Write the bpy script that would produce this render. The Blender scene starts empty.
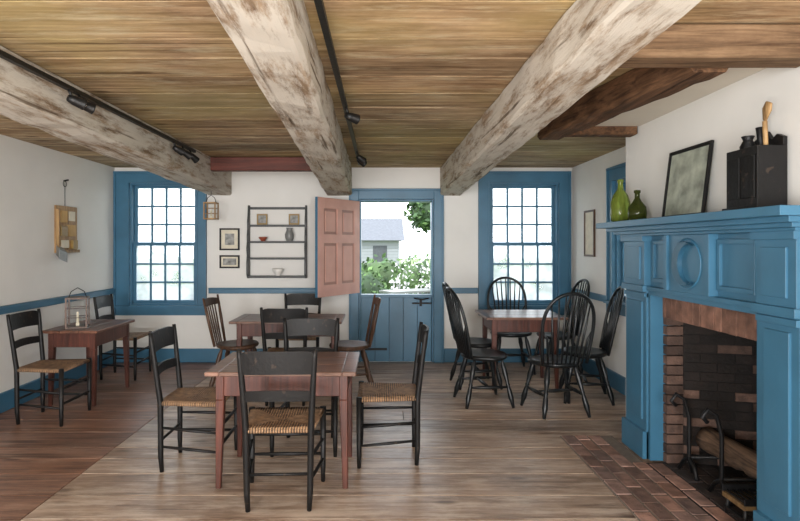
import bpy, bmesh, math, random
from mathutils import Vector, Matrix
random.seed(7)
S=bpy.context.scene
D=bpy.data
def lin(c):
    return tuple(((x/255)/12.92 if x/255<=0.04045 else ((x/255+0.055)/1.055)**2.4) for x in c)+(1,)

# ---------------- materials ----------------
def newmat(name):
    m=D.materials.new(name); m.use_nodes=True
    nt=m.node_tree; b=nt.nodes['Principled BSDF']
    return m,nt,b
def N(nt,t,**k):
    n=nt.nodes.new(t)
    for a,v in k.items(): setattr(n,a,v)
    return n
def paint(name,c,rough=.5,var=.12,scale=6,bump=.15,metal=0,spec=.5,chip=None,chipamt=.0):
    m,nt,b=newmat(name); L=nt.links.new
    tc=N(nt,'ShaderNodeTexCoord'); no=N(nt,'ShaderNodeTexNoise'); no.inputs['Scale'].default_value=scale; no.inputs['Detail'].default_value=6
    L(tc.outputs['Object'],no.inputs['Vector'])
    r=N(nt,'ShaderNodeValToRGB'); c=lin(c)
    r.color_ramp.elements[0].position=.3; r.color_ramp.elements[1].position=.7
    r.color_ramp.elements[0].color=tuple(x*(1-var) for x in c[:3])+(1,)
    r.color_ramp.elements[1].color=tuple(min(1,x*(1+var*.6)) for x in c[:3])+(1,)
    L(no.outputs['Fac'],r.inputs['Fac'])
    at=N(nt,'ShaderNodeAttribute',attribute_name='tint')
    mx=N(nt,'ShaderNodeMix',data_type='RGBA',blend_type='MULTIPLY'); mx.inputs['Factor'].default_value=1
    L(r.outputs['Color'],mx.inputs['A']); L(at.outputs['Color'],mx.inputs['B'])
    out=mx.outputs['Result']
    if chip:
        n2=N(nt,'ShaderNodeTexNoise'); n2.inputs['Scale'].default_value=22; n2.inputs['Detail'].default_value=8
        L(tc.outputs['Object'],n2.inputs['Vector'])
        r2=N(nt,'ShaderNodeValToRGB'); r2.color_ramp.elements[0].position=.62-chipamt; r2.color_ramp.elements[1].position=.66-chipamt
        L(n2.outputs['Fac'],r2.inputs['Fac'])
        m2=N(nt,'ShaderNodeMix',data_type='RGBA'); L(r2.outputs['Color'],m2.inputs['Factor']); L(out,m2.inputs['A']); m2.inputs['B'].default_value=lin(chip)
        out=m2.outputs['Result']
    L(out,b.inputs['Base Color'])
    b.inputs['Roughness'].default_value=rough; b.inputs['Metallic'].default_value=metal
    b.inputs['Specular IOR Level'].default_value=spec
    if bump:
        bp=N(nt,'ShaderNodeBump'); bp.inputs['Strength'].default_value=bump; bp.inputs['Distance'].default_value=.01
        n3=N(nt,'ShaderNodeTexNoise'); n3.inputs['Scale'].default_value=scale*5; L(tc.outputs['Object'],n3.inputs['Vector'])
        L(n3.outputs['Fac'],bp.inputs['Height']); L(bp.outputs['Normal'],b.inputs['Normal'])
    return m
def wood(name,light,dark,axis='x',rough=.5,bump=.35,gscale=3.0,white=None,wamt=.5,blotch=.35,spec=.4,knots=False,wmax=1.0,stain=None,cracks=0,stmax=.6):
    m,nt,b=newmat(name); L=nt.links.new
    tc=N(nt,'ShaderNodeTexCoord'); at=N(nt,'ShaderNodeAttribute',attribute_name='tint')
    sc=N(nt,'ShaderNodeVectorMath',operation='SCALE'); sc.inputs['Scale'].default_value=37
    L(at.outputs['Color'],sc.inputs[0])
    ad=N(nt,'ShaderNodeVectorMath',operation='ADD'); L(tc.outputs['Object'],ad.inputs[0]); L(sc.outputs[0],ad.inputs[1])
    mp=N(nt,'ShaderNodeMapping'); s=[14,14,14]; s['xyz'.index(axis)]=.8; mp.inputs['Scale'].default_value=s
    L(ad.outputs[0],mp.inputs['Vector'])
    no=N(nt,'ShaderNodeTexNoise'); no.inputs['Scale'].default_value=gscale; no.inputs['Detail'].default_value=8; no.inputs['Distortion'].default_value=.8; no.inputs['Roughness'].default_value=.65
    L(mp.outputs[0],no.inputs['Vector'])
    r=N(nt,'ShaderNodeValToRGB'); r.color_ramp.elements[0].position=.33; r.color_ramp.elements[1].position=.64
    r.color_ramp.elements[0].color=lin(dark); r.color_ramp.elements[1].color=lin(light)
    L(no.outputs['Fac'],r.inputs['Fac'])
    mpb=N(nt,'ShaderNodeMapping'); s=[2.6,2.6,2.6]; s['xyz'.index(axis)]=1.3; mpb.inputs['Scale'].default_value=s
    L(ad.outputs[0],mpb.inputs['Vector'])
    nb=N(nt,'ShaderNodeTexNoise'); nb.inputs['Scale'].default_value=1.6; nb.inputs['Detail'].default_value=8; nb.inputs['Roughness'].default_value=.7; L(mpb.outputs[0],nb.inputs['Vector'])
    rb=N(nt,'ShaderNodeValToRGB'); rb.color_ramp.elements[0].position=.35; rb.color_ramp.elements[1].position=.60
    rb.color_ramp.elements[0].color=((1-blotch),(1-blotch)*(.97),(1-blotch)*.94,1) ; rb.color_ramp.elements[1].color=(1.0,1.0,1.0,1)
    L(nb.outputs['Fac'],rb.inputs['Fac'])
    m1=N(nt,'ShaderNodeMix',data_type='RGBA',blend_type='MULTIPLY'); m1.inputs['Factor'].default_value=1
    L(r.outputs['Color'],m1.inputs['A']); L(rb.outputs['Color'],m1.inputs['B'])
    m2=N(nt,'ShaderNodeMix',data_type='RGBA',blend_type='MULTIPLY'); m2.inputs['Factor'].default_value=1
    L(m1.outputs['Result'],m2.inputs['A']); L(at.outputs['Color'],m2.inputs['B'])
    out=m2.outputs['Result']
    if stain:
        ns=N(nt,'ShaderNodeTexNoise'); ns.inputs['Scale'].default_value=.9; ns.inputs['Detail'].default_value=5; L(tc.outputs['Object'],ns.inputs['Vector'])
        rs=N(nt,'ShaderNodeValToRGB'); rs.color_ramp.elements[0].position=.45; rs.color_ramp.elements[1].position=.65
        rs.color_ramp.elements[0].color=(0,0,0,1); rs.color_ramp.elements[1].color=(stmax,stmax,stmax,1)
        L(ns.outputs['Fac'],rs.inputs['Fac'])
        ms=N(nt,'ShaderNodeMix',data_type='RGBA'); L(rs.outputs['Color'],ms.inputs['Factor']); L(out,ms.inputs['A'])
        mst=N(nt,'ShaderNodeMix',data_type='RGBA',blend_type='MULTIPLY'); mst.inputs['Factor'].default_value=1; mst.inputs['A'].default_value=lin(stain); L(at.outputs['Color'],mst.inputs['B'])
        L(mst.outputs['Result'],ms.inputs['B']); out=ms.outputs['Result']
    if white:
        mpw=N(nt,'ShaderNodeMapping'); s=[7,7,7]; s['xyz'.index(axis)]=1.4; mpw.inputs['Scale'].default_value=s
        L(tc.outputs['Object'],mpw.inputs['Vector'])
        nw=N(nt,'ShaderNodeTexNoise'); nw.inputs['Scale'].default_value=1.5; nw.inputs['Detail'].default_value=12; nw.inputs['Roughness'].default_value=.75
        L(mpw.outputs[0],nw.inputs['Vector'])
        rw=N(nt,'ShaderNodeValToRGB'); rw.color_ramp.elements[0].position=.60-wamt*.35; rw.color_ramp.elements[1].position=.74-wamt*.35
        rw.color_ramp.elements[1].color=(wmax,wmax,wmax,1)
        L(nw.outputs['Fac'],rw.inputs['Fac'])
        m3=N(nt,'ShaderNodeMix',data_type='RGBA'); L(rw.outputs['Color'],m3.inputs['Factor']); L(out,m3.inputs['A'])
        mwt=N(nt,'ShaderNodeMix',data_type='RGBA',blend_type='MULTIPLY'); mwt.inputs['Factor'].default_value=.6; mwt.inputs['A'].default_value=lin(white); L(at.outputs['Color'],mwt.inputs['B'])
        L(mwt.outputs['Result'],m3.inputs['B'])
        out=m3.outputs['Result']
    if knots:
        vo=N(nt,'ShaderNodeTexVoronoi'); vo.inputs['Scale'].default_value=1.0
        mk=N(nt,'ShaderNodeMapping'); s=[4,4,4]; s['xyz'.index(axis)]=1.6; mk.inputs['Scale'].default_value=s
        L(ad.outputs[0],mk.inputs['Vector']); L(mk.outputs[0],vo.inputs['Vector'])
        rk=N(nt,'ShaderNodeValToRGB'); rk.color_ramp.elements[0].position=.05; rk.color_ramp.elements[1].position=.13
        rk.color_ramp.elements[0].color=(.3,.24,.2,1); rk.color_ramp.elements[1].color=(1,1,1,1)
        L(vo.outputs['Distance'],rk.inputs['Fac'])
        mm=N(nt,'ShaderNodeMix',data_type='RGBA',blend_type='MULTIPLY'); mm.inputs['Factor'].default_value=.85
        L(out,mm.inputs['A']); L(rk.outputs['Color'],mm.inputs['B']); out=mm.outputs['Result']
    if cracks:
        mc=N(nt,'ShaderNodeMapping'); s=[30,30,30]; s['xyz'.index(axis)]=.8; mc.inputs['Scale'].default_value=s
        L(ad.outputs[0],mc.inputs['Vector'])
        nc=N(nt,'ShaderNodeTexNoise'); nc.inputs['Scale'].default_value=.8; nc.inputs['Detail'].default_value=3; nc.inputs['Distortion'].default_value=.3; L(mc.outputs[0],nc.inputs['Vector'])
        rc=N(nt,'ShaderNodeValToRGB'); rc.color_ramp.elements[0].position=.30; rc.color_ramp.elements[1].position=.37
        rc.color_ramp.elements[0].color=(.22,.17,.13,1); rc.color_ramp.elements[1].color=(1,1,1,1)
        L(nc.outputs['Fac'],rc.inputs['Fac'])
        mm=N(nt,'ShaderNodeMix',data_type='RGBA',blend_type='MULTIPLY'); mm.inputs['Factor'].default_value=cracks
        L(out,mm.inputs['A']); L(rc.outputs['Color'],mm.inputs['B']); out=mm.outputs['Result']
    L(out,b.inputs['Base Color']); b.inputs['Roughness'].default_value=rough; b.inputs['Specular IOR Level'].default_value=spec
    bp=N(nt,'ShaderNodeBump'); bp.inputs['Strength'].default_value=bump; bp.inputs['Distance'].default_value=.01
    L(no.outputs['Fac'],bp.inputs['Height']); L(bp.outputs['Normal'],b.inputs['Normal'])
    return m
def rush(name):
    m,nt,b=newmat(name); L=nt.links.new
    tc=N(nt,'ShaderNodeTexCoord'); sp=N(nt,'ShaderNodeSeparateXYZ'); L(tc.outputs['Object'],sp.inputs[0])
    def M(op,a,bb=None):
        n=N(nt,'ShaderNodeMath',operation=op)
        for i,v in enumerate((a,bb)):
            if v is None: continue
            if isinstance(v,(int,float)): n.inputs[i].default_value=v
            else: L(v,n.inputs[i])
        return n.outputs[0]
    ax=M('ABSOLUTE',sp.outputs[0]); ay=M('ABSOLUTE',sp.outputs[1])
    cmp=M('GREATER_THAN',M('MULTIPLY',ay,1.1),ax)
    bx=M('SINE',M('MULTIPLY',sp.outputs[0],420)); by=M('SINE',M('MULTIPLY',sp.outputs[1],420))
    mx=N(nt,'ShaderNodeMix',data_type='FLOAT'); L(cmp,mx.inputs[0]); L(by,mx.inputs[2]); L(bx,mx.inputs[3])
    no=N(nt,'ShaderNodeTexNoise'); no.inputs['Scale'].default_value=30; L(tc.outputs['Object'],no.inputs['Vector'])
    s=M('ADD',M('MULTIPLY',mx.outputs[0],.32),no.outputs['Fac'])
    r=N(nt,'ShaderNodeValToRGB'); r.color_ramp.elements[0].position=.15; r.color_ramp.elements[1].position=.85
    r.color_ramp.elements[0].color=lin((62,46,34)); r.color_ramp.elements[1].color=lin((170,134,100))
    L(s,r.inputs['Fac']); L(r.outputs['Color'],b.inputs['Base Color']); b.inputs['Roughness'].default_value=.75
    bp=N(nt,'ShaderNodeBump'); bp.inputs['Strength'].default_value=.6; bp.inputs['Distance'].default_value=.004
    L(mx.outputs[0],bp.inputs['Height']); L(bp.outputs['Normal'],b.inputs['Normal'])
    return m
def glassmat(name,haze=.36,refl=.05):
    m=D.materials.new(name); m.use_nodes=True; nt=m.node_tree; nt.nodes.clear(); L=nt.links.new
    o=N(nt,'ShaderNodeOutputMaterial'); t=N(nt,'ShaderNodeBsdfTransparent'); g=N(nt,'ShaderNodeBsdfGlossy'); g.inputs['Roughness'].default_value=.02
    tr=N(nt,'ShaderNodeBsdfTranslucent'); tr.inputs['Color'].default_value=(.95,.97,1,1)
    tc=N(nt,'ShaderNodeTexCoord'); no=N(nt,'ShaderNodeTexNoise'); no.inputs['Scale'].default_value=5; L(tc.outputs['Object'],no.inputs['Vector'])
    mr=N(nt,'ShaderNodeMath',operation='MULTIPLY'); mr.inputs[1].default_value=haze*2; L(no.outputs['Fac'],mr.inputs[0])
    mh=N(nt,'ShaderNodeMixShader'); L(mr.outputs[0],mh.inputs[0]); L(t.outputs[0],mh.inputs[1]); L(tr.outputs[0],mh.inputs[2])
    mx=N(nt,'ShaderNodeMixShader'); mx.inputs[0].default_value=refl; L(mh.outputs[0],mx.inputs[1]); L(g.outputs[0],mx.inputs[2]); L(mx.outputs[0],o.inputs['Surface'])
    return m
BLUE=(56,104,131)
M_plaster=paint('plaster',(224,222,217),.85,.05,2,.14,spec=.2)
M_plceil=paint('plaster_ceiling',(210,202,188),.85,.08,2,.15,spec=.2)
M_blue=paint('blue_paint',BLUE,.4,.14,4,.08)
M_ceil=wood('ceiling_boards',(198,170,136),(128,100,72),'x',.75,.3,1.6,white=(200,188,158),wamt=.25,blotch=.42,spec=.15,knots=True,wmax=.6,stain=(180,164,110),cracks=.75,stmax=.5)
M_floor=wood('floor_boards',(196,170,148),(130,104,86),'x',.34,.25,1.7,white=(212,194,176),wamt=.38,blotch=.38,knots=True,wmax=.6,cracks=.6)
M_floorR=wood('floor_boards_worn_red',(166,126,104),(98,68,54),'x',.34,.25,1.7,white=(184,158,138),wamt=.2,blotch=.42,knots=True,wmax=.5,cracks=.6)
M_sub=paint('gap_dark',(22,17,14),.9)
M_beam=wood('whitewashed_beam',(182,158,132),(112,90,70),'y',.8,.6,1.8,white=(206,199,187),wamt=.62,spec=.15,wmax=.92,cracks=.9)
M_beamb=wood('bare_beam',(120,88,64),(62,44,32),'y',.75,.5,2.2,blotch=.4,spec=.15,cracks=.8)
M_beamx=wood('bare_cross_beam',(150,122,94),(82,60,44),'x',.75,.5,2.0,blotch=.4,spec=.15,cracks=.8)
M_redbeam=wood('red_beam',(112,58,46),(72,38,30),'x',.6,.3,2.2,blotch=.3)
M_black=paint('black_paint',(21,20,20),.5,.25,9,.15,chip=(54,44,37),chipamt=-.03,spec=.3)
M_wind=paint('windsor_black',(20,23,25),.36,.2,9,.08,spec=.4)
M_rush=rush('rush_seat')
M_tred=wood('table_red_paint',(102,56,43),(58,32,26),'z',.42,.2,2)
M_ttop=wood('table_top_wood',(146,112,96),(82,60,50),'x',.28,.15,1.8,blotch=.35,cracks=.4)
M_ttopy=wood('table_top_wood_y',(128,88,70),(76,50,40),'y',.35,.15,1.8,blotch=.3,cracks=.4)
M_brown=wood('brown_chair_wood',(104,76,58),(58,42,32),'z',.45,.2,2)
M_natural=wood('natural_wood',(186,150,102),(122,92,58),'z',.55,.25,2)
M_pink=paint('door_red_paint',(196,150,136),.5,.12,5,.15)
M_iron=paint('iron',(22,22,23),.5,.2,20,.3,metal=.4)
M_track=paint('track_black',(18,18,18),.5,.1)
M_shelf=paint('shelf_grey',(58,60,60),.5,.15,8)
M_white=paint('white_ceramic',(228,226,220),.3,.05)
M_grey=paint('grey_ceramic',(120,122,120),.35,.2)
M_redc=paint('red_ceramic',(140,70,50),.4,.2)
M_paper=paint('paper',(220,212,192),.8,.15,12)
M_photo=paint('photo_print',(150,150,146),.6,.7,18)
M_land=paint('landscape_print',(166,172,158),.3,.6,9)
M_gold=paint('gilt',(150,122,66),.45,.2)
M_mortar=paint('mortar',(140,128,116),.9,.2,20)
M_brick=paint('brick',(134,104,90),.85,.45,14,.5)
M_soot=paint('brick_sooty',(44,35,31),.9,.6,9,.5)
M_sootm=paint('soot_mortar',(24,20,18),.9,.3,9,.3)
M_log=wood('log_bark',(118,94,74),(54,42,34),'y',.85,.7,2)
M_glass=glassmat('window_glass')
M_card=paint('cardboard',(196,160,104),.8,.2)
M_flame=paint('candle_wax',(232,224,200),.5,.05)
def green_glass(name,c):
    m,nt,b=newmat(name); b.inputs['Transmission Weight'].default_value=.5; b.inputs['Roughness'].default_value=.08; b.inputs['IOR'].default_value=1.3
    no=N(nt,'ShaderNodeTexNoise'); r=N(nt,'ShaderNodeValToRGB'); r.color_ramp.elements[0].color=tuple(x*.6 for x in lin(c)[:3])+(1,); r.color_ramp.elements[1].color=lin(c)
    nt.links.new(no.outputs['Fac'],r.inputs['Fac']); nt.links.new(r.outputs['Color'],b.inputs['Base Color']); return m
M_gg1=green_glass('green_glass',(128,144,62)); M_gg2=green_glass('olive_glass',(66,74,32))
M_grass=paint('grass',(104,124,74),.9,.35,3,.4)
M_leaf=paint('leaves',(84,114,60),.7,.4,2,0)
M_leafd=paint('leaves_dark',(60,90,50),.7,.4,2,0)
M_flower=paint('white_blossom',(205,202,205),.7,.15,3,0)
M_house=paint('white_clapboard',(142,145,150),.7,.05,3,.05)
M_roof=paint('roof_shingle',(98,101,108),.8,.2,8,.2)

# ---------------- mesh builder ----------------
class B:
    def __init__(s):
        s.bm=bmesh.new(); s.mats=[]; s.cl=s.bm.loops.layers.float_color.new('tint'); s.M=Matrix.Identity(4)
    def mi(s,m):
        if m not in s.mats: s.mats.append(m)
        return s.mats.index(m)
    def add(s,vs,fs,mat,smooth=False,tint=(1,1,1)):
        bv=[s.bm.verts.new(s.M@Vector(v)) for v in vs]; k=s.mi(mat)
        if isinstance(tint,(int,float)): tint=(tint,)*3
        for f in fs:
            try: fc=s.bm.faces.new([bv[i] for i in f])
            except ValueError: continue
            fc.material_index=k; fc.smooth=smooth
            for l in fc.loops: l[s.cl]=(*tint,1)
    def hexa(s,p,mat,tint=(1,1,1)):
        s.add(p,[(3,2,1,0),(4,5,6,7),(0,1,5,4),(1,2,6,5),(2,3,7,6),(3,0,4,7)],mat,False,tint)
    def box(s,x0,x1,y0,y1,z0,z1,mat,tint=(1,1,1)):
        x0,x1=min(x0,x1),max(x0,x1); y0,y1=min(y0,y1),max(y0,y1); z0,z1=min(z0,z1),max(z0,z1)
        s.hexa([(x0,y0,z0),(x1,y0,z0),(x1,y1,z0),(x0,y1,z0),(x0,y0,z1),(x1,y0,z1),(x1,y1,z1),(x0,y1,z1)],mat,tint)
    def tube(s,pts,rad,mat,n=10,closed=False,tint=(1,1,1),flat=1.0):
        pts=[Vector(p) for p in pts]; m=len(pts)
        if isinstance(rad,(int,float)): rad=[rad]*m
        vs=[];fs=[]
        up=None
        for i in range(m):
            a=pts[(i-1)%m] if (closed or i>0) else pts[i]
            b=pts[(i+1)%m] if (closed or i<m-1) else pts[i]
            t=(b-a).normalized()
            if up is None:
                up=Vector((0,0,1)) if abs(t.z)<.9 else Vector((0,1,0))
            u=(up-t*up.dot(t)).normalized(); w=t.cross(u); up=u
            for k in range(n):
                an=2*math.pi*k/n
                vs.append(pts[i]+(u*math.cos(an)+w*math.sin(an)*flat)*rad[i])
        for i in range(m if closed else m-1):
            j=(i+1)%m
            for k in range(n):
                k2=(k+1)%n; fs.append((i*n+k,i*n+k2,j*n+k2,j*n+k))
        if not closed:
            fs.append(tuple(range(n-1,-1,-1))); fs.append(tuple((m-1)*n+k for k in range(n)))
        s.add(vs,fs,mat,True,tint)
    def lathe(s,c,prof,mat,n=24,tint=(1,1,1)):
        vs=[];fs=[];m=len(prof)
        for r,z in prof:
            for k in range(n):
                a=2*math.pi*k/n; vs.append((c[0]+r*math.cos(a),c[1]+r*math.sin(a),c[2]+z))
        for i in range(m-1):
            for k in range(n):
                k2=(k+1)%n; fs.append((i*n+k,i*n+k2,(i+1)*n+k2,(i+1)*n+k))
        fs.append(tuple(range(n-1,-1,-1))); fs.append(tuple((m-1)*n+k for k in range(n)))
        s.add(vs,fs,mat,True,tint)
    def prism(s,poly,axis,a,b,mat,tint=(1,1,1)):
        n=len(poly)
        def P(p,h):
            if axis=='x': return (h,p[0],p[1])
            if axis=='y': return (p[0],h,p[1])
            return (p[0],p[1],h)
        vs=[P(p,a) for p in poly]+[P(p,b) for p in poly]
        fs=[tuple(range(n-1,-1,-1)),tuple(range(n,2*n))]+[(i,(i+1)%n,n+(i+1)%n,n+i) for i in range(n)]
        s.add(vs,fs,mat,False,tint)
    def slat(s,xa,xb,zf0,zf1,yf,th,mat,n=10,depth=.03,tint=(1,1,1)):
        vs=[];fs=[]
        for i in range(n+1):
            t=i/n; x=xa+(xb-xa)*t; d=-depth*(1-(2*t-1)**2)
            z0=zf0(t); z1=zf1(t)
            for z,o in ((z0,0),(z1,0),(z1,-th),(z0,-th)):
                vs.append((x,yf(z)+d+o+th/2,z))
        for i in range(n):
            for k in range(4):
                k2=(k+1)%4; fs.append((i*4+k,i*4+k2,(i+1)*4+k2,(i+1)*4+k))
        fs.append((3,2,1,0)); fs.append(tuple(n*4+k for k in range(4)))
        s.add(vs,fs,mat,False,tint)
    def mesh(s,name):
        bmesh.ops.recalc_face_normals(s.bm,faces=s.bm.faces[:])
        me=D.meshes.new(name); s.bm.to_mesh(me); s.bm.free()
        for m in s.mats: me.materials.append(m)
        return me
    def obj(s,name,loc=(0,0,0),rot=0,bevel=0,seg=1):
        o=D.objects.new(name,s.mesh(name)); S.collection.objects.link(o); o.location=loc; o.rotation_euler=(0,0,rot)
        if bevel: addbev(o,bevel,seg)
        return o
def addbev(o,w,seg=1):
    b=o.modifiers.new('bevel','BEVEL'); b.width=w; b.segments=seg; b.limit_method='ANGLE'; b.angle_limit=math.radians(50)
def inst(me,name,loc,rot=0,bevel=0):
    o=D.objects.new(name,me); S.collection.objects.link(o); o.location=loc; o.rotation_euler=(0,0,math.radians(rot))
    if bevel: addbev(o,bevel)
    return o

XL=-3.26; XR=2.36; YB=6.88; YF=-2.6; ZC=2.39
def rt(a=.82,b=1.12,warm=.05):
    v=random.uniform(a,b); w=random.uniform(-warm,warm)
    return (v*(1+w),v,v*(1-w))
# ---------------- floor ----------------
b=B(); b.box(XL-.2,3.0,YF-.2,YB+.3,-.12,-.022,M_sub)
y=YF
while y<YB:
    w=random.uniform(.17,.33); y2=min(y+w,YB+.02)
    joints=[-1.88]+([random.choice([-.6,.2,.8])] if random.random()<.4 else [])+[3.0]
    b.box(XL,-1.887,y+.005,y2-.005,-.022,0,M_floorR,rt(.72,1.15,.07))
    for a,c in zip(joints,joints[1:]):
        b.box(a,c-.007,y+.005,y2-.005,-.022,0,M_floor,rt(.72,1.14,.05))
    y=y2
b.obj('floor')
# ---------------- walls ----------------
T=.22
def wall_with_openings(b,axis,pos,out,a0,a1,z0,z1,ops,mat):
    def bx(p,q,r,s_):
        if q-p<1e-4 or s_-r<1e-4: return
        if axis=='y': b.box(p,q,pos,out,r,s_,mat)
        else: b.box(pos,out,p,q,r,s_,mat)
    cur=a0
    for (p,q,r,s_) in ops:
        bx(cur,p,z0,z1); bx(p,q,z0,r); bx(p,q,s_,z1); cur=q
    bx(cur,a1,z0,z1)
WL=(-3.07,-2.25,.70,2.20); WR=(1.35,2.19,.70,2.20); DO=(-.26,.66,0,2.0)
b=B(); wall_with_openings(b,'y',YB,YB+T,XL-.2,XR+.2,-.1,2.7,[WL,DO,WR],M_plaster); b.obj('wall_back')
b=B(); b.box(XL-.2,XL,YF,YB,-.1,2.7,M_plaster); b.obj('wall_left')
WS=(4.62,5.6,.88,2.08)
b=B(); wall_with_openings(b,'x',XR,XR+.2,4.33,YB,-.1,2.7,[WS],M_plaster); b.box(XR,XR+.2,YF,1.2,-.1,2.7,M_plaster); b.obj('wall_right')
b=B(); wall_with_openings(b,'y',YF,YF-.2,XL-.2,XR+.2,-.1,2.7,[(-2.6,-1.4,.7,2.2),(.3,1.5,.7,2.2)],M_plaster); b.obj('wall_front')
OPY0,OPY1,OPZ=2.62,3.72,1.11
b=B()
b.box(1.9,2.95,OPY1,4.33,0,ZC,M_plaster); b.box(1.9,2.95,1.2,OPY0,0,ZC,M_plaster); b.box(1.9,2.95,OPY0,OPY1,OPZ,ZC,M_plaster); b.box(2.75,2.95,OPY0,OPY1,0,OPZ,M_plaster)
b.obj('wall_chimney_breast')
# ---------------- ceiling ----------------
b=B(); b.box(XL-.2,3.0,YF-.2,YB+.2,ZC+.03,ZC+.3,M_sub)
y=YF
while y<YB:
    w=random.uniform(.24,.42); y2=min(y+w,YB)
    for a,c in zip([XL,-1.95,-.5,.87],[-1.95,-.5,.87,3.0]):
        g=.006+random.uniform(0,.004)
        b.box(a+.002,c-.002,y+.003,y2-g,ZC,ZC+.03,M_ceil,rt(.74,1.15,.05))
    y=y2
b.obj('ceiling')
b=B(); b.box(1.45,1.9,2.55,4.1,2.31,ZC-.006,M_plceil); b.obj('ceiling_plaster_infill')
def beam(name,xa0,xa1,xb0,xb1,ya,yb,za,zb,mat,n=60,jit=.006,zt=ZC-.006):
    bb=B()
    vs=[];fs=[]
    for i in range(n+1):
        t=i/n; y=ya+(yb-ya)*t; x0=xa0+(xb0-xa0)*t; x1=xa1+(xb1-xa1)*t; z=za+(zb-za)*t
        j=lambda:random.uniform(-jit,jit)
        c=.014
        vs+= [(x0+j(),y,zt),(x0+j(),y,z+c+abs(j())),(x0+c+abs(j()),y,z+j()),(x1-c-abs(j()),y,z+j()),(x1+j(),y,z+c+abs(j())),(x1+j(),y,zt)]
    for i in range(n):
        for k in range(6):
            k2=(k+1)%6; fs.append((i*6+k,i*6+k2,(i+1)*6+k2,(i+1)*6+k))
    fs.append((5,4,3,2,1,0)); fs.append(tuple(n*6+k for k in range(6)))
    bb.add(vs,fs,mat,False,random.uniform(.93,1.0)); return bb.obj(name)
beam('ceiling_beam',-2.05,-1.77,-2.11,-1.82,YF,YB-.01,2.30,2.05,M_beam)
beam('ceiling_beam',-.44,-.25,-.66,-.345,YF,YB-.01,2.30,2.05,M_beam)
beam('ceiling_beam',.77,1.0,.74,1.0,YF,YB-.01,2.30,2.05,M_beam)
beam('trimmer_beam',1.42,1.6,1.18,1.36,2.56,4.2,2.23,2.23,M_beamb,16)
b=B(); b.box(1.02,1.89,2.38,2.54,2.24,ZC-.006,M_beamx); b.obj('header_beam',bevel=.01)
b=B(); b.box(1.38,1.89,4.1,4.22,2.25,ZC-.006,M_beamb); b.obj('header_beam',bevel=.01)
b=B(); b.box(-1.83,-.66,6.0,6.12,2.24,ZC-.006,M_redbeam); b.obj('header_beam',bevel=.006)
# ---------------- trim ----------------
def rail(name,segs):
    b=B()
    for (x0,x1,y0,y1,z0,z1) in segs: b.box(x0,x1,y0,y1,z0,z1,M_blue)
    b.obj(name,bevel=.005)
RZ0,RZ1=.845,.915
rail('trim_1',[(XL+.002,XL+.03,YF,YB-.06,RZ0,RZ1),(XL+.002,XL+.042,YF,YB-.06,RZ1-.018,RZ1)])
rail('trim_2',[(-2.10,-.39,YB-.028,YB-.002,RZ0,RZ1),(-2.10,-.39,YB-.04,YB-.002,RZ1-.018,RZ1),(.785,1.2,YB-.028,YB-.002,RZ0,RZ1)])
rail('trim_3',[(XR-.03,XR-.002,5.75,YB-.05,RZ0,RZ1)])
rail('baseboard_left',[(XL+.002,XL+.025,YF,YB-.03,0.001,.17)])
rail('baseboard_back',[(XL+.03,-.39,YB-.025,YB-.002,.001,.17),(.785,XR-.03,YB-.025,YB-.002,.001,.17)])
rail('baseboard_right',[(XR-.025,XR-.002,4.34,YB-.03,.001,.17)])
# ---------------- windows ----------------
def window(name,o,M,casL=.13,casR=.13):
    b=B(); b.M=M
    x0,x1,z0,z1=o
    ct=.14
    e=.0015
    b.box(x0-casL,x0,-.032,-e,z0-.12,z1+ct,M_blue); b.box(x1,x1+casR,-.032,-e,z0-.12,z1+ct,M_blue)
    b.box(x0,x1,-.032,-e,z1,z1+ct,M_blue); b.box(x0,x1,-.032,-e,z0-.12,z0,M_blue)
    b.box(x0-casL,x0-casL+.025,-.048,-.03,z0-.12,z1+ct,M_blue); b.box(x1+casR-.025,x1+casR,-.048,-.03,z0-.12,z1+ct,M_blue)
    b.box(x0-casL,x1+casR,-.05,-.03,z1+ct-.025,z1+ct,M_blue)
    b.box(x0-.02,x0-.002,-.042,-.03,z0,z1,M_blue); b.box(x1+.002,x1+.02,-.042,-.03,z0,z1,M_blue); b.box(x0-.02,x1+.02,-.042,-.03,z1+.002,z1+.02,M_blue)
    b.box(x0-casL,x1+casR,-.075,-.0305,z0-.03,z0-.002,M_blue)
    b.box(x0+.001,x0+.02,-e,.19,z0+.001,z1-.001,M_blue); b.box(x1-.02,x1-.001,-e,.19,z0+.001,z1-.001,M_blue)
    b.box(x0+.02,x1-.02,-e,.19,z1-.02,z1-.001,M_blue); b.box(x0+.02,x1-.02,-e,.19,z0+.001,z0+.02,M_blue)
    X0,X1,Z0,Z1=x0+.02,x1-.02,z0+.02,z1-.02; zm=(Z0+Z1)/2
    for (za,zb,y) in ((Z0,zm+.015,.045),(zm-.015,Z1,.085)):
        f=.034
        b.box(X0,X0+f,y,y+.035,za,zb,M_blue); b.box(X1-f,X1,y,y+.035,za,zb,M_blue)
        b.box(X0+f,X1-f,y,y+.035,za,za+f+.005,M_blue); b.box(X0+f,X1-f,y,y+.035,zb-f,zb,M_blue)
        for i in range(1,4):
            x=X0+f+(X1-X0-2*f)*i/4; b.box(x-.011,x+.011,y+.005,y+.03,za+f,zb-f,M_blue)
        for i in range(1,3):
            z=za+f+(zb-za-2*f)*i/3; b.box(X0+f,X1-f,y+.006,y+.029,z-.010,z+.010,M_blue)
        b.box(X0+f,X1-f,y+.0165,y+.0175,za+f,zb-f,M_glass)
    return b.obj(name)
window('window_1',WL,Matrix.Translation((0,YB,0)),casL=.185,casR=.125)
window('window_2',WR,Matrix.Translation((0,YB,0)),casL=.145,casR=.145)
MR=Matrix(((0,1,0,XR),(1,0,0,0),(0,0,1,0),(0,0,0,1)))
window('window_3',WS,MR,casL=.13,casR=.13)
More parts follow.
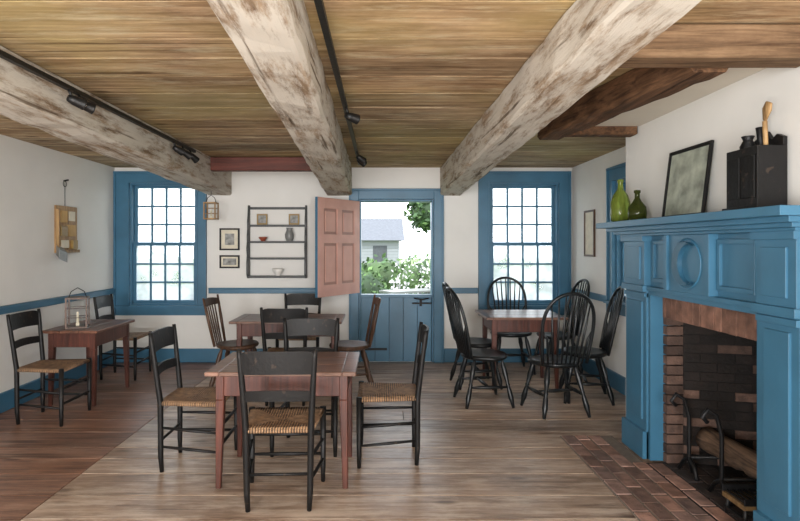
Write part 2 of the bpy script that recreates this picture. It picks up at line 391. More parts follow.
# ---------------- door ----------------
b=B(); x0,x1,_,z1=DO; e=.0015
b.box(x0-.12,x0,YB-.035,YB-e,0.001,z1+.13,M_blue); b.box(x1,x1+.12,YB-.035,YB-e,0.001,z1+.13,M_blue); b.box(x0,x1,YB-.035,YB-e,z1,z1+.13,M_blue)
b.box(x0-.12,x0-.095,YB-.05,YB-.03,.001,z1+.13,M_blue); b.box(x1+.095,x1+.12,YB-.05,YB-.03,.001,z1+.13,M_blue); b.box(x0-.12,x1+.12,YB-.05,YB-.03,z1+.105,z1+.13,M_blue)
b.box(x0+.001,x0+.025,YB-e,YB+.2,0.002,z1-.001,M_blue); b.box(x1-.025,x1-.001,YB-e,YB+.2,.002,z1-.001,M_blue); b.box(x0+.025,x1-.025,YB-e,YB+.2,z1-.025,z1-.001,M_blue)
b.obj('trim_4',bevel=.004)
b=B(); lx0,lx1=x0+.026,x1-.026; nb=5
b.box(lx0,lx1,YB+.025,YB+.045,.003,.80,M_blue,.5)
for i in range(nb):
    a=lx0+(lx1-lx0)*i/nb; c=lx0+(lx1-lx0)*(i+1)/nb; b.box(a+.002,c-.004,YB+.004,YB+.03,.008,.80,M_blue,rt(1.05,1.2,0))
b.box(lx0-.0,lx1+.0,YB-.06,YB+.07,.80,.835,M_blue)
b.box(lx0,lx0+.32,YB-.004,YB+.004,.146,.174,M_iron)
b.box(lx1-.24,lx1,YB-.012,YB+.003,.715,.735,M_iron); b.box(lx1-.15,lx1-.12,YB-.025,YB+.003,.69,.77,M_iron)
b.tube([(lx1-.22,YB-.05,.79),(lx1-.12,YB-.06,.775),(lx1-.04,YB-.05,.79)],.008,M_iron)
b.obj('door_1',bevel=.003)
b=B(); Wd=.80; z0,zt=.86,1.97
b.box(0,.11,-.018,.018,z0,zt,M_pink); b.box(Wd-.11,Wd,-.018,.018,z0,zt,M_pink)
zs=[z0,z0+.13,z0+.60,z0+.70,zt-.12,zt]
b.box(.11,Wd-.11,-.018,.018,zs[0],zs[1],M_pink); b.box(.11,Wd-.11,-.018,.018,zs[2],zs[3],M_pink); b.box(.11,Wd-.11,-.018,.018,zs[4],zs[5],M_pink)
b.box(Wd/2-.045,Wd/2+.045,-.018,.018,zs[1],zs[2],M_pink); b.box(Wd/2-.045,Wd/2+.045,-.018,.018,zs[3],zs[4],M_pink)
for (p,q) in ((.11,Wd/2-.045),(Wd/2+.045,Wd-.11)):
    for (r,s_) in ((zs[1],zs[2]),(zs[3],zs[4])):
        b.box(p,q,-.004,.004,r,s_,M_pink,.6)
        b.box(p+.032,q-.032,-.014,.014,r+.032,s_-.032,M_pink,.97)
for z in (zt-.12,z0+.1):
    b.box(0,.3,-.022,-.018,z-.015,z+.015,M_iron); b.tube([(-.006,-.018,z-.05),(-.006,-.018,z+.05)],.008,M_iron)
b.box(Wd-.07,Wd-.03,-.03,-.018,z0+.35,z0+.55,M_iron)
b.box(Wd-.001,Wd+.002,-.018,.018,z0,zt,M_blue)
o=b.obj('door_2',bevel=.003); o.location=(-.262,YB-.062,0); o.rotation_euler=(0,0,math.radians(180+57))
# ---------------- fireplace ----------------
b=B(); F=1.8985
for (p,q) in ((2.36,2.62),(3.72,4.03)):
    b.box(1.77,F,p,q,.018,1.16,M_blue)
    b.box(1.745,F,p-.015 if p<3 else p-.0,q+.015 if p>3 else q,.018,.2,M_blue)
    b.box(1.758,1.772,p+.05,q-.05,.27,1.06,M_blue,.96)
    b.box(1.755,F,p,q,1.09,1.12,M_blue)
    b.box(1.74,F,p-.01,q+.01,1.13,1.17,M_blue)
    b.box(1.755,F,p,q,1.17,1.47,M_blue)
    b.box(1.745,1.757,p+.05,q-.05,1.21,1.43,M_blue)
    b.box(1.735,F,p-.012,q+.012,1.465,1.50,M_blue)
b.box(1.80,F,2.62,3.72,OPZ+.0,1.50,M_blue)
b.box(1.78,F,2.62,3.72,OPZ,1.14,M_blue); b.box(1.765,F,2.62,3.72,1.14,1.165,M_blue)
b.box(1.782,F,2.62,2.65,.018,OPZ,M_blue); b.box(1.782,F,3.69,3.72,.018,OPZ,M_blue)
b.box(1.765,F,3.02,3.42,1.165,1.50,M_blue)
for (ya,yb) in ((2.67,2.97),(3.46,3.68)):
    b.box(1.785,F,ya,yb,1.20,1.225,M_blue); b.box(1.785,F,ya,yb,1.445,1.47,M_blue); b.box(1.785,F,ya,ya+.025,1.225,1.445,M_blue); b.box(1.785,F,yb-.025,yb,1.225,1.445,M_blue)
for y in (3.0,3.44):
    b.box(1.75,F,y-.018,y+.018,1.165,1.5,M_blue)
cy,cz,R=3.22,1.333,.142
b.tube([(1.763,cy+R*math.cos(t*math.pi/24),cz+R*math.sin(t*math.pi/24)) for t in range(48)],.006,M_blue,8,True)
ns=24; vs=[];fs=[]
for i in range(ns+1):
    a=math.radians(-125+250*i/ns); o1=(cy+.126*math.cos(a),cz+.126*math.sin(a))
    a2=math.radians(-100+200*i/ns)
    i1=(cy-.062+.118*math.cos(a2),cz+.112*math.sin(a2))
    for h in (1.738,1.766): vs.append((h,o1[0],o1[1])); vs.append((h,i1[0],i1[1]))
for i in range(ns):
    p=i*4; q=p+4
    fs+=[(p,p+1,q+1,q),(p+2,q+2,q+3,p+3),(p,q,q+2,p+2),(p+1,p+3,q+3,q+1)]
b.add(vs,fs,M_blue,False,.72)
for (x,d,z0_,z1_) in ((1.735,.00,1.50,1.515),(1.70,.03,1.515,1.535),(1.665,.06,1.535,1.56),(1.60,.10,1.56,1.60)):
    b.box(x,F,2.34-d,4.05+d,z0_,z1_,M_blue)
b.obj('fireplace_mantel',bevel=.004)
def brickwall(b,p0,p1,z0,z1,nrm,mats,th=.05,L=.2,H=.06,g=.008,lo=.65,hi=1.2):
    p0=Vector(p0);p1=Vector(p1); u=(p1-p0); ln=u.length; u.normalize(); n=Vector(nrm).normalized()
    z=z0;row=0
    while z<z1-.01:
        zz=min(z+H,z1); s=0; first=True
        while s<ln-.005:
            l=(L*.5 if (row%2 and first) else L); e_=min(s+l,ln); first=False
            a=p0+u*(s+g/2); c=p0+u*(e_-g/2)
            if (c-a).length>.01:
                o=random.uniform(-.003,.004)
                q=[a+n*o,c+n*o,c-n*th,a-n*th]
                v=random.uniform(lo,hi)
                b.hexa([(k.x,k.y,z+g/2) for k in q]+[(k.x,k.y,zz-g/2) for k in q],random.choice(mats),(v,v,v))
            s=e_
        z=zz; row+=1
    q=[p0-n*.008,p1-n*.008,p1-n*(th-.005),p0-n*(th-.005)]
    b.hexa([(k.x,k.y,z0) for k in q]+[(k.x,k.y,z1) for k in q],M_sootm,1)
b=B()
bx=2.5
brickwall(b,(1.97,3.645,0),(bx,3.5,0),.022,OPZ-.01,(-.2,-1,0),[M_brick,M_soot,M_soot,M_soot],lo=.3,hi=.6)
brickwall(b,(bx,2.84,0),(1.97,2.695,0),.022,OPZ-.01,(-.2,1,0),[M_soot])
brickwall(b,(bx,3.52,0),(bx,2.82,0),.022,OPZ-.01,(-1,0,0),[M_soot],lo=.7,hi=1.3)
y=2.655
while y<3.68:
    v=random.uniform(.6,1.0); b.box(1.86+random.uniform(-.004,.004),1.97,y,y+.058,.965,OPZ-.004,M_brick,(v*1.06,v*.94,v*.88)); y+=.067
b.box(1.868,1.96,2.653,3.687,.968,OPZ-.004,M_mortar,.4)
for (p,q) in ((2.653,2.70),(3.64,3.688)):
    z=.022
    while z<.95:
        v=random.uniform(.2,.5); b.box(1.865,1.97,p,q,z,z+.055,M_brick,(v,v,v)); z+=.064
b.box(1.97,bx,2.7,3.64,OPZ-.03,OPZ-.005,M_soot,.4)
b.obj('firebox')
b=B()
HX=1.35
b.box(HX-.002,1.742,2.0,4.2,.0005,.009,M_mortar,.6)
b.box(1.742,2.44,2.66,3.68,.0005,.009,M_sootm,1)
row=0; x=HX
while x<2.42:
    w=.1; ya,yb=(2.0,4.2) if x<1.65 else ((2.66,3.68) if x<2.1 else (2.85,3.5)); y=ya-(.1 if row%2 else 0)
    while y<yb:
        a=max(y,ya); c=min(y+.2,yb)
        if c-a>.03:
            v=random.uniform(.6,1.5); r_=random.uniform(-.1,.1)
            b.box(x+.006,min(x+w-.006,1.74 if 1.6<x<1.74 else 9),a+.007,c-.007,.002,.0155+random.uniform(-.003,.001),M_brick if x<1.85 else M_soot,(v*(1+r_),v*1.02,v*(1.08-r_)))
        y+=.2
    x+=w; row+=1
b.obj('hearth',bevel=.003)
def andiron():
    b=B()
    b.tube([(0,0,.02),(-.02,.0,.1),(-.02,0,.36),(-.05,0,.47),(-.10,0,.50),(-.13,0,.46),(-.10,0,.43)],.012,M_iron)
    b.tube([(-.03,-.1,.008),(-.02,-.06,.07),(-.02,0,.11),(-.02,.06,.07),(-.03,.1,.008)],.012,M_iron)
    b.tube([(-.02,0,.11),(.38,0,.11),(.40,0,.0)],.011,M_iron)
    return b
ai=andiron().mesh('andiron')
inst(ai,'andiron',(1.93,3.13,.018)); inst(ai,'andiron',(1.93,3.46,.018))
def log(name,p0,p1,r):
    b=B(); p0=Vector(p0);p1=Vector(p1); n=9
    pts=[p0.lerp(p1,i/n)+Vector((random.uniform(-.006,.006),0,random.uniform(-.006,.006))) for i in range(n+1)]
    b.tube(pts,[r*random.uniform(.93,1.06) for _ in pts],M_log,14); return b.obj(name)
log('log',(2.10,3.0,.215),(2.06,3.53,.215),.07)
b=B()
b.box(-.11,.11,-.09,.09,.09,.115,M_natural,.5); 
for sx in (-1,1):
    for sy in (-1,1): b.tube([(sx*.095,sy*.075,0.004),(sx*.09,sy*.07,.09)],.011,M_iron,8)
    b.box(sx*.095-.012,sx*.095+.012,-.085,.085,.03,.045,M_iron)
for k in range(-3,4): b.box(k*.03-.006,k*.03+.006,-.088,.088,.116,.128,M_iron)
b.box(-.11,.11,-.095,-.085,.115,.15,M_iron); b.box(-.11,.11,.085,.095,.115,.15,M_iron)
b.tube([(0,-.09,.13),(-.01,-.14,.15)],.009,M_iron,8)
b.obj('iron_trivet',(1.93,2.89,.018),bevel=.002)
# ---------------- mantel objects ----------------
b=B(); b.lathe((0,0,0),[(.045,0),(.062,.01),(.068,.06),(.066,.14),(.05,.19),(.022,.23),(.017,.27),(.022,.285),(.022,.30),(.016,.302)],M_gg1); b.obj('glass_bottle',(1.70,3.96,1.601))
b=B(); b.lathe((0,0,0),[(.04,0),(.056,.01),(.06,.05),(.055,.09),(.028,.125),(.016,.15),(.016,.18),(.021,.185),(.021,.20),(.014,.202)],M_gg2); b.obj('glass_bottle',(1.70,3.70,1.601))
def frame(name,w,h,fr,mf,mp,loc,M=None,mat_w=0,th=.02):
    b=B()
    b.box(-w/2,w/2,-th,0,0,fr,mf); b.box(-w/2,w/2,-th,0,h-fr,h,mf); b.box(-w/2,-w/2+fr,-th,0,fr,h-fr,mf); b.box(w/2-fr,w/2,-th,0,fr,h-fr,mf)
    b.box(-w/2+fr,w/2-fr,-th*.5,0,fr,h-fr,M_paper if mat_w else mp)
    if mat_w: b.box(-w/2+fr+mat_w,w/2-fr-mat_w,-th*.55,-th*.5,fr+mat_w,h-fr-mat_w,mp)
    o=b.obj(name,bevel=.002); 
    o.matrix_world=Matrix.Translation(loc)@(M or Matrix.Identity(4)); return o
RX=Matrix.Rotation(math.radians(-90),4,'Z')
frame('framed_landscape',.46,.43,.02,M_black,M_land,(1.83,3.38,1.603),RX@Matrix.Rotation(math.radians(-7),4,'X'),th=.018)
frame('framed_portrait',.30,.52,.022,M_brown,M_paper,(XR-.001,6.28,1.31),RX,0)
frame('small_picture',.245,.27,.02,M_black,M_photo,(-1.845,YB-.001,1.375),None,.045)
frame('small_picture',.245,.16,.02,M_black,M_photo,(-1.845,YB-.001,1.155),None,.02)
b=B()
b.box(-.065,.075,-.115,.115,.02,.30,M_black)
b.prism([(-.115,.3),(.115,.3),(.115,.34),(.07,.36),(.035,.34),(0,.385),(-.035,.34),(-.07,.36),(-.115,.34)],'x',.055,.075,M_black)
b.box(-.08,.085,-.13,.13,0,.02,M_black)
b.box(-.07,-.065,-.10,-.01,.06,.26,M_black,.6); b.box(-.07,-.065,.01,.10,.06,.26,M_black,.6)
b.tube([(.02,-.05,.28),(.0,-.07,.42)],.011,M_natural); b.tube([(.0,-.07,.42),(0,-.085,.47),(0,-.10,.50)],[.012,.03,.022],M_natural,10,flat=.4)
b.tube([(.02,-.02,.28),(.01,-.02,.40)],[.012,.018],M_iron); b.lathe((0,.05,.28),[(.03,0),(.035,.04),(.02,.07),(.03,.09)],M_iron)
b.obj('wall_box_with_utensils',(1.80,2.69,1.601),bevel=.002)
# ---------------- shelf ----------------
b=B(); w,h,d=.70,.89,.11
b.M=Matrix.Translation((-1.255,YB-.0015,1.035))
for s_ in (-1,1):
    b.prism([(0,0),(-.07,0),(-d,.05),(-d,.2),(-.09,.28),(-d,.36),(-.085,.45),(-.09,.52),(-.07,.6),(-.075,.68),(-.05,.78),(-.03,h),(0,h)],'x',s_*w/2-.012,s_*w/2+.012,M_shelf)
for z,dd in ((.02,.10),(.24,.095),(.44,.085),(.64,.07)): b.box(-w/2,w/2,-dd,0,z-.012,z+.012,M_shelf)
b.box(-w/2,w/2,-.012,0,h-.05,h-.02,M_shelf); b.box(-w/2,w/2,-.012,0,.0,.02,M_shelf)
b.obj('wall_shelf',bevel=.002)
def pot(name,x,z,prof,mat): b=B(); b.lathe((0,0,0),prof,mat,20); b.obj(name,(x,YB-.079,z))
pot('bowl',-1.24,1.068,[(.03,0),(.032,.012),(.06,.05),(.075,.085),(.068,.085),(.05,.05),(.01,.02)],M_white)
pot('bowl',-1.42,1.488,[(.025,0),(.03,.01),(.05,.035),(.055,.05),(.048,.05),(.01,.015)],M_redc)
pot('jug',-1.10,1.488,[(.035,0),(.05,.03),(.055,.08),(.04,.12),(.035,.14),(.042,.16),(.035,.16)],M_grey)
frame('small_picture',.13,.13,.018,M_gold,M_photo,(-1.44,YB-.03,1.689),None,th=.015)
frame('small_picture',.13,.13,.018,M_gold,M_photo,(-1.05,YB-.03,1.689),None,th=.015)
# ---------------- hanging board on left wall ----------------
b=B(); X=XL+.0015
b.box(X,X+.02,5.60,5.99,1.36,1.84,M_natural,1.15); b.box(X+.02,X+.05,5.60,5.99,1.36,1.39,M_natural)
b.box(X+.02,X+.05,5.60,5.62,1.39,1.80,M_natural,.8)
for (y,z,w,h_,m,t) in ((5.66,1.67,.11,.12,M_card,.02),(5.82,1.69,.11,.1,M_paper,.012),(5.64,1.53,.12,.1,M_gold,.03),(5.80,1.53,.13,.12,M_card,.018),(5.68,1.41,.13,.08,M_paper,.014),(5.86,1.40,.09,.09,M_gold,.03)):
    b.box(X+.02,X+.02+t,y,y+w,z,z+h_,m)
b.hexa([(X+.02,5.60,1.34),(X+.1,5.52,1.30),(X+.1,5.66,1.26),(X+.02,5.72,1.32),(X+.02,5.60,1.44),(X+.1,5.52,1.40),(X+.1,5.66,1.36),(X+.02,5.72,1.42)],M_grey)
b.tube([(X+.012,5.77,1.84),(X+.012,5.77,2.1)],.004,M_iron,6); b.tube([(X,5.77,2.1),(X+.05,5.77,2.11)],.009,M_iron)
b.tube([(X+.012,5.77+.03*math.sin(t*math.pi/8),2.07+.03*math.cos(t*math.pi/8)) for t in range(16)],.004,M_iron,6,True)
b.obj('hanging_letter_rack',bevel=.002)
# ---------------- lanterns ----------------
def lantern(w,h,mat,top=True):
    b=B(); r=w/2
    b.box(-r,r,-r,r,0,.016,mat); b.box(-r,r,-r,r,h-.016,h,mat)
    for sx in (-1,1):
        for sy in (-1,1): b.box(sx*r-.014 if sx>0 else -r,sx*r if sx>0 else -r+.014,sy*r-.014 if sy>0 else -r,sy*r if sy>0 else -r+.014,.016,h-.016,mat)
    for z in (h*.35,h*.65):
        for s_ in (-1,1):
            b.tube([(-r,s_*(r-.006),z),(r,s_*(r-.006),z)],.003,mat,6); b.tube([(s_*(r-.006),-r,z),(s_*(r-.006),r,z)],.003,mat,6)
    b.lathe((0,0,.014),[(.016,0),(.016,.03),(.011,.03),(.011,h*.45),(.002,h*.47)],M_flame,12)
    b.tube([(-r*.8,0,h),(-r*.6,0,h+.05),(0,0,h+.085),(r*.6,0,h+.05),(r*.8,0,h)],.004,M_iron,6)
    return b
lantern(.18,.28,M_brown).obj('candle_lantern',(-2.78,5.15,.682),math.radians(20))
b=lantern(.14,.2,M_natural); b.tube([(0,0,.28),(0,0,.33)],.003,M_iron,6); b.obj('hanging_lantern',(-1.96,6.5,1.735))
# ---------------- track lights ----------------
def track(name,x,y0,y1,z,heads,side):
    b=B(); b.box(x-.014,x+.014,y0,y1,z-.012,z+.012,M_track)
    for (y,dx,dz) in heads:
        b.tube([(x,y,z),(x+side*.02,y,z-.05)],.008,M_track,8)
        p=Vector((x+side*.03,y,z-.07)); dvec=Vector((dx,.6,dz)).normalized()
        b.tube([p-dvec*.03,p+dvec*.0,p+dvec*.055,p+dvec*.06],[.018,.027,.032,.034],M_track,14)
        b.tube([p+dvec*.061,p+dvec*.063],.026,M_white,14)
    return b.obj(name)
track('track_light',-1.755,0.5,5.3,2.325,[(3.15,.5,-.2),(3.25,.5,-.2),(4.75,.5,-.3),(4.95,.5,-.4),(5.15,.3,-.4)],1)
track('track_light',-.225,0.5,6.2,2.335,[(3.6,.9,-.2),(5.3,.8,-.5),(5.5,.8,-.5)],1)
# ---------------- chairs ----------------
def ladder_chair():
    b=B(); m=M_black
    yb=lambda z: -.19-.055*max(0,(z-.44))/.46
    for s_ in (-1,1):
        b.tube([(s_*.165,-.185,0),(s_*.17,-.19,.1),(s_*.175,-.19,.44),(s_*.186,yb(.65),.65),(s_*.198,yb(.84),.84),(s_*.202,yb(.885),.885)],[.013,.017,.019,.017,.015,.012],m,10)
        b.tube([(s_*.215,.19,0),(s_*.215,.19,.08),(s_*.215,.19,.455)],[.012,.016,.019],m,10)
        for z in (.14,.26): b.tube([(s_*.168,-.187,z+.02),(s_*.192,0,z+.01),(s_*.215,.19,z)],[.008,.011,.008],m,8)
        b.tube([(s_*.175,-.19,.435),(s_*.215,.19,.435)],.013,M_rush,8)
    for z in (.17,.29): b.tube([(-.215,.19,z),(0,.19,z),(.215,.19,z)],[.009,.012,.009],m,8)
    b.tube([(-.17,-.19,.20),(.17,-.19,.20)],.009,m,8)
    b.tube([(-.215,.19,.435),(.215,.19,.435)],.014,M_rush,8); b.tube([(-.175,-.19,.435),(.175,-.19,.435)],.013,M_rush,8)
    n=10; vs=[]; fs=[]
    for j in range(n+1):
        v=j/n; y=-.195+.39*v; hw=.178+.04*v
        for i in range(n+1):
            u=2*i/n-1; dz=-.012*(1-abs(u)**2)*(1-abs(2*v-1)**2)-.004*(abs(u)>.9)
            vs.append((u*hw,y,.452+dz))
    k=len(vs)
    for j in range(n+1):
        v=j/n; y=-.195+.39*v; hw=.178+.04*v
        for i in range(n+1): vs.append(((2*i/n-1)*hw,y,.425))
    w=n+1
    for j in range(n):
        for i in range(n):
            a=j*w+i; fs.append((a,a+1,a+w+1,a+w)); fs.append((k+a,k+a+w,k+a+w+1,k+a+1))
    for i in range(n):
        fs.append((i,k+i,k+i+1,i+1)); a=n*w+i; fs.append((a,a+1,k+a+1,k+a))
        a=i*w; fs.append((a,a+w,k+a+w,k+a)); a=i*w+n; fs.append((a,k+a,k+a+w,a+w))
    b.add(vs,fs,M_rush,True)
    b.slat(-.198,.198,lambda t:.748+.006*math.sin(math.pi*t),lambda t:.862+.016*min(1,3*math.sin(math.pi*t)),yb,.015,m,14,.028)
    b.slat(-.186,.186,lambda t:.60+.006*math.sin(math.pi*t),lambda t:.655+.010*math.sin(math.pi*t),yb,.012,m,12,.026)
    return b.mesh('ladder_back_chair')
def windsor(mat,name,hoop=True):
    b=B()
    prof=[]; n=28
    for k in range(n):
        a=2*math.pi*k/n; x=.235*math.cos(a); y=.21*math.sin(a)
        if y<0: x*=.92
        x*=1+.06*math.sin(a); prof.append((x,y))
    vs=[];fs=[]
    rings=[(.80,.405),(.97,.42),(1.0,.435),(.96,.45),(.75,.446),(.4,.438),(.1,.437)]
    for r,z in rings:
        for (x,y) in prof: vs.append((x*r,y*r,z+ (.004 if y>0 and r<.8 else 0)))
    for i in range(len(rings)-1):
        for k in range(n):
            k2=(k+1)%n; fs.append((i*n+k,i*n+k2,(i+1)*n+k2,(i+1)*n+k))
    fs.append(tuple(range(n))); fs.append(tuple((len(rings)-1)*n+k for k in range(n)))
    b.add(vs,fs,mat,True)
    def leg(p,q):
        p=Vector(p);q=Vector(q); rr=[(0,.013),(.12,.018),(.2,.025),(.36,.021),(.44,.014),(.47,.02),(.5,.014),(.7,.025),(.86,.021),(.93,.014),(1,.012)]
        b.tube([q.lerp(p,t) for t,_ in rr],[r for _,r in rr],mat,10)
    tops=[(-.14,.12,.42),(.14,.12,.42),(-.12,-.12,.42),(.12,-.12,.42)]; bots=[(-.225,.2,0),(.225,.2,0),(-.20,-.22,0),(.20,-.22,0)]
    for p,q in zip(tops,bots): leg(p,q)
    f=.42; at=lambda i:Vector(bots[i]).lerp(Vector(tops[i]),f)
    ms=[]
    for i,j in ((0,2),(1,3)):
        p,q=at(i),at(j); mid=(p+q)/2; b.tube([p,mid,q],[.008,.018,.008],mat,8); ms.append(mid)
    b.tube([ms[0],(ms[0]+ms[1])/2,ms[1]],[.008,.017,.008],mat,8)
    yl=lambda x,z:-.165-.12*max(0,(z-.44))/.54-.03*(1-(x/.23)**2)
    if hoop:
        hp=[]
        for i in range(41):
            th=math.pi*i/40; sn=math.sin(th)
            x=.265*math.cos(th)*(.74+.44*sn); z=.445+.60*(sn**.72 if sn>0 else 0); hp.append(Vector((x,yl(x,z),z)))
        b.tube(hp,.0145,mat,10)
        for k in range(-4,5):
            xb=k*.037; xt=k*.056
            best=min([p for p in hp if p.z>.6],key=lambda p:abs(p.x-xt)); zt=best.z
            b.tube([(xb,yl(xb,.44),.44),((xb*.6+xt*.4),yl(xb,.66),.66),(xt,yl(xt,zt),zt)],[.008,.0105,.006],mat,7)
    else:
        for s_ in (-1,1):
            b.tube([(s_*.165,yl(.165,.44),.44),(s_*.19,yl(.19,.68),.68),(s_*.215,yl(.215,.92),.92)],[.013,.016,.010],mat,9)
        for k in range(-2,3):
            b.tube([(k*.052,yl(0,.44),.44),(k*.057,yl(0,.6),.6),(k*.064,yl(k*.064,.88),.87)],[.007,.009,.006],mat,7)
        b.slat(-.215,.215,lambda t:.825+.005*math.sin(math.pi*t),lambda t:.885+.02*math.sin(math.pi*t),lambda z:yl(.22,z),.016,mat,12,.03)
    return b.mesh(name)
lc=ladder_chair()
for (x,y,r) in ((-.555,3.215,2),(-1.20,3.72,-90),(.055,3.83,90),(-.52,4.0,180),(-.85,5.20,0),(-.88,6.16,180),(-2.72,4.66,-90),(-2.80,6.16,-88)):
    inst(lc,'ladder_back_chair',(x,y,.001),r)
wb=windsor(M_brown,'spindle_back_chair',False)
inst(wb,'spindle_back_chair',(-1.44,5.66,.001),-92); inst(wb,'spindle_back_chair',(-.30,5.62,.001),97)
wc=windsor(M_wind,'windsor_chair',True)
for (x,y,r) in ((1.52,4.86,8),(.95,5.14,-82),(.99,5.78,-84),(1.50,6.42,178),(1.92,5.26,78),(1.97,6.26,95)):
    inst(wc,'windsor_chair',(x,y,.001),r)
# ---------------- tables ----------------
def table(name,x0,x1,y0,y1,h,top,leg,ov=.06,ap=.13,lw=.05,boards='x',taper=.6):
    b=B(); cx,cy=(x0+x1)/2,(y0+y1)/2; w,d=(x1-x0)/2,(y1-y0)/2
    k=3
    if boards=='x':
        b.box(-w,-w+.08,-d,d,h-.025,h,top,rt(.9,1.05)); b.box(w-.08,w,-d,d,h-.025,h,top,rt(.9,1.05))
        for i in range(k): b.box(-w+.0812,w-.0812,-d+2*d*i/k+.0012,-d+2*d*(i+1)/k-.0012,h-.025,h,top,rt(.82,1.12))
    else:
        for i in range(k): b.box(-w+2*w*i/k+.0012,-w+2*w*(i+1)/k-.0012,-d,d,h-.025,h,top,rt(.82,1.12))
    a,c=w-ov,d-ov
    b.box(-a+.01,a-.01,-c+.006,-c+.028,h-.025-ap,h-.025,leg); b.box(-a+.01,a-.01,c-.028,c-.006,h-.025-ap,h-.025,leg)
    b.box(-a+.006,-a+.028,-c+.01,c-.01,h-.025-ap,h-.025,leg); b.box(a-.028,a-.006,-c+.01,c-.01,h-.025-ap,h-.025,leg)
    for sx in (-1,1):
        for sy in (-1,1):
            X0,Y0=sx*a,sy*c; X1,Y1=sx*(a-lw),sy*(c-lw); Xt,Yt=sx*(a-lw*taper),sy*(c-lw*taper)
            zt=h-.025; zm=zt-ap-.02
            def q(x_1,y_1,z): 
                xs=sorted((X0,x_1)); ys=sorted((Y0,y_1)); return [(xs[0],ys[0],z),(xs[1],ys[0],z),(xs[1],ys[1],z),(xs[0],ys[1],z)]
            b.hexa(q(X1,Y1,zm)+q(X1,Y1,zt),leg); b.hexa(q(Xt,Yt,0)+q(X1,Y1,zm),leg)
    return b.obj(name,(cx,cy,.001),0,.004)
table('dining_table',-1.02,-.14,3.25,3.88,.70,M_ttop,M_tred,.05)
table('dining_table',-1.46,-.37,5.40,6.02,.70,M_ttop,M_tred,.06)
table('side_table',-3.0,-2.5,4.95,5.72,.68,M_ttopy,M_tred,.04,boards='y')
table('dining_table',1.04,1.84,5.47,6.15,.73,M_ttop,M_tred,.07)
# ---------------- outdoors ----------------
b=B(); b.box(-40,40,YB+.23,70,-.35,-.25,M_grass); b.obj('lawn')
b=B(); b.box(-40,40,-25,YB+.2,-.5,-.35,M_grass); b.box(2.6,40,-5,YB+.2,-.35,-.25,M_grass); b.obj('ground')
b=B(); b.box(-.6,1.0,YB+.24,YB+1.2,-.249,-.04,M_mortar); b.obj('door_step',bevel=.01)
def foliage(name,blobs,n,sz,mats,core=True,trunk=None):
    b=B()
    for (c,r) in blobs:
        c=Vector(c)
        for _ in range(n):
            v=Vector((random.gauss(0,1),random.gauss(0,1),random.gauss(0,1))).normalized()*random.uniform(.72,1.05)
            p=c+Vector((v.x*r[0],v.y*r[1],v.z*r[2]))
            if p.z<-.1: p.z=-.1
            u=Vector((random.gauss(0,1),random.gauss(0,1),random.gauss(0,1))).normalized()*sz*random.uniform(.6,1.2); w=u.orthogonal().normalized()*u.length*.6
            b.add([p-u,p+w,p+u,p-w],[(0,1,2,3)],random.choice(mats),False,random.uniform(.5,1.3))
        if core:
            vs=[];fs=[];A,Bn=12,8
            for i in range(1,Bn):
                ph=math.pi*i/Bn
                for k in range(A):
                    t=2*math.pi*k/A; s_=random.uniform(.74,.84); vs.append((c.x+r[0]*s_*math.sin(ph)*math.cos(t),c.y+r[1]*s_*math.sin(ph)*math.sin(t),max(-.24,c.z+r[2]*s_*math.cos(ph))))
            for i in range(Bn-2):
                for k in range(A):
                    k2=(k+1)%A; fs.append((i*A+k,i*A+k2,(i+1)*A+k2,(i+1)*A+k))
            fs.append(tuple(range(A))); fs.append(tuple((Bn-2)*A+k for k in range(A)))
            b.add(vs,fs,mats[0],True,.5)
    if trunk: b.tube(trunk,[.2,.15,.12][:len(trunk)],M_log,10)
    b.obj(name)
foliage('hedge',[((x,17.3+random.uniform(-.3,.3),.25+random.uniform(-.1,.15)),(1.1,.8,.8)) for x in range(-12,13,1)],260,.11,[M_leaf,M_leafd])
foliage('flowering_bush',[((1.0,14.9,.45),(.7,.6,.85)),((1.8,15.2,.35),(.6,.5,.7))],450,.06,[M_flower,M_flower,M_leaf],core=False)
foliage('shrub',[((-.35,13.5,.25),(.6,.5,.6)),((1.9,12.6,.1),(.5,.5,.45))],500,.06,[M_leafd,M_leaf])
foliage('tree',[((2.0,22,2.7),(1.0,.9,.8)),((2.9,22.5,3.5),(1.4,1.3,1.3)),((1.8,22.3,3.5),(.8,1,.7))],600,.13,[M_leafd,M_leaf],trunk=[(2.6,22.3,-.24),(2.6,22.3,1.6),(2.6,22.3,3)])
b=B(); b.box(-7,1.1,32,38,-.25,1.75,M_house)
b.prism([(32-.4,1.7),(38.4,1.7),(35,3.1)],'x',-7.3,1.4,M_roof)
for x in (-5,-2.5,-.4): b.box(x,x+.8,31.97,32,.5,1.4,M_roof,.6)
for i in range(10): b.box(-7,1.1,31.985,32,-.2+i*.18,-.19+i*.18,M_grey,.8)
b.obj('outbuilding')
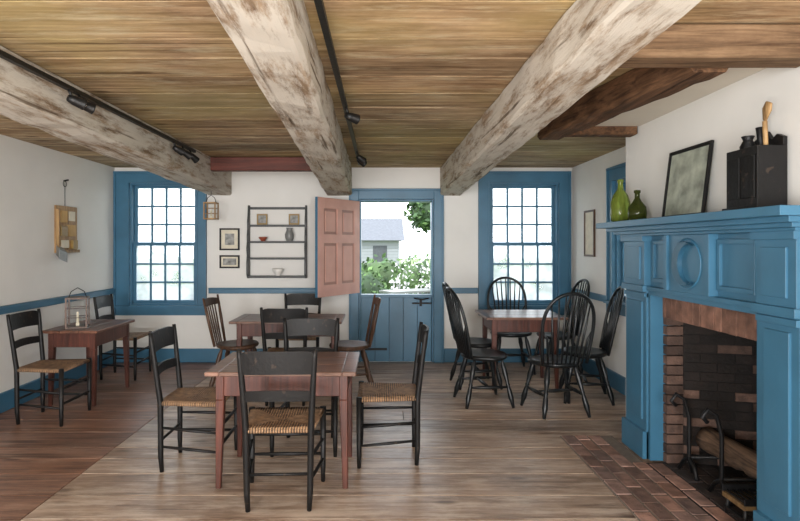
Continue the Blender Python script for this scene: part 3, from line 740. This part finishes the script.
b=B(); b.box(-.6,.6,-.3,.3,.66,.70,M_grey,.7); b.box(-.6,.6,-.65,-.42,.40,.44,M_grey,.7); b.box(-.6,.6,.42,.65,.40,.44,M_grey,.7)
for x in (-.4,.4):
    b.tube([(x,-.5,0.03),(x,-.15,.66)],.03,M_grey,tint=.5); b.tube([(x,.5,0.03),(x,.15,.66)],.03,M_grey,tint=.5); b.box(x-.02,x+.02,-.62,.62,.36,.40,M_grey,.5)
b.obj('picnic_table',(.65,12.3,-.249),.5)
# ---------------- lights / world ----------------
w=D.worlds.new('World'); S.world=w; w.use_nodes=True; nt=w.node_tree; bg=nt.nodes['Background']
bg.inputs['Color'].default_value=(.88,.94,1,1); bg.inputs['Strength'].default_value=4.2
def area(name,loc,rot,sx,sy,e,c):
    l=D.lights.new(name,'AREA'); l.shape='RECTANGLE'; l.size=sx; l.size_y=sy; l.energy=e; l.color=c
    o=D.objects.new(name,l); S.collection.objects.link(o); o.location=loc; o.rotation_euler=[math.radians(a) for a in rot]; return o
area('rear_fill_1',(-2.0,YF+.05,1.45),(90,0,0),1.2,1.5,200,(.98,.985,1))  # added fill lamp by the unseen rear wall, standing in for window light
area('rear_fill_2',(.9,YF+.05,1.45),(90,0,0),1.2,1.5,150,(.98,.985,1))  # second added fill lamp at the unseen rear wall
area('upward_fill',(-.3,-.8,.9),(145,0,0),2.4,1.2,150,(1,.98,.95))  # added unseen fill aimed upward to brighten the ceiling, not a room fixture
sn=D.lights.new('sun','SUN'); sn.energy=2.5; sn.angle=.02; sn.color=(1,.96,.9); so=D.objects.new('sun',sn); S.collection.objects.link(so); so.rotation_euler=(math.radians(40),0,math.radians(-15))
# ---------------- camera ----------------
c=D.cameras.new('camera'); co=D.objects.new('camera',c); S.collection.objects.link(co); co.location=(0,0,1.44); co.rotation_euler=(math.radians(90),0,0)
c.sensor_width=36; c.lens=25.2; c.shift_x=.025; c.shift_y=-.0194; c.clip_start=.05
S.camera=co
S.view_settings.view_transform='Standard'
S.view_settings.exposure=0.05
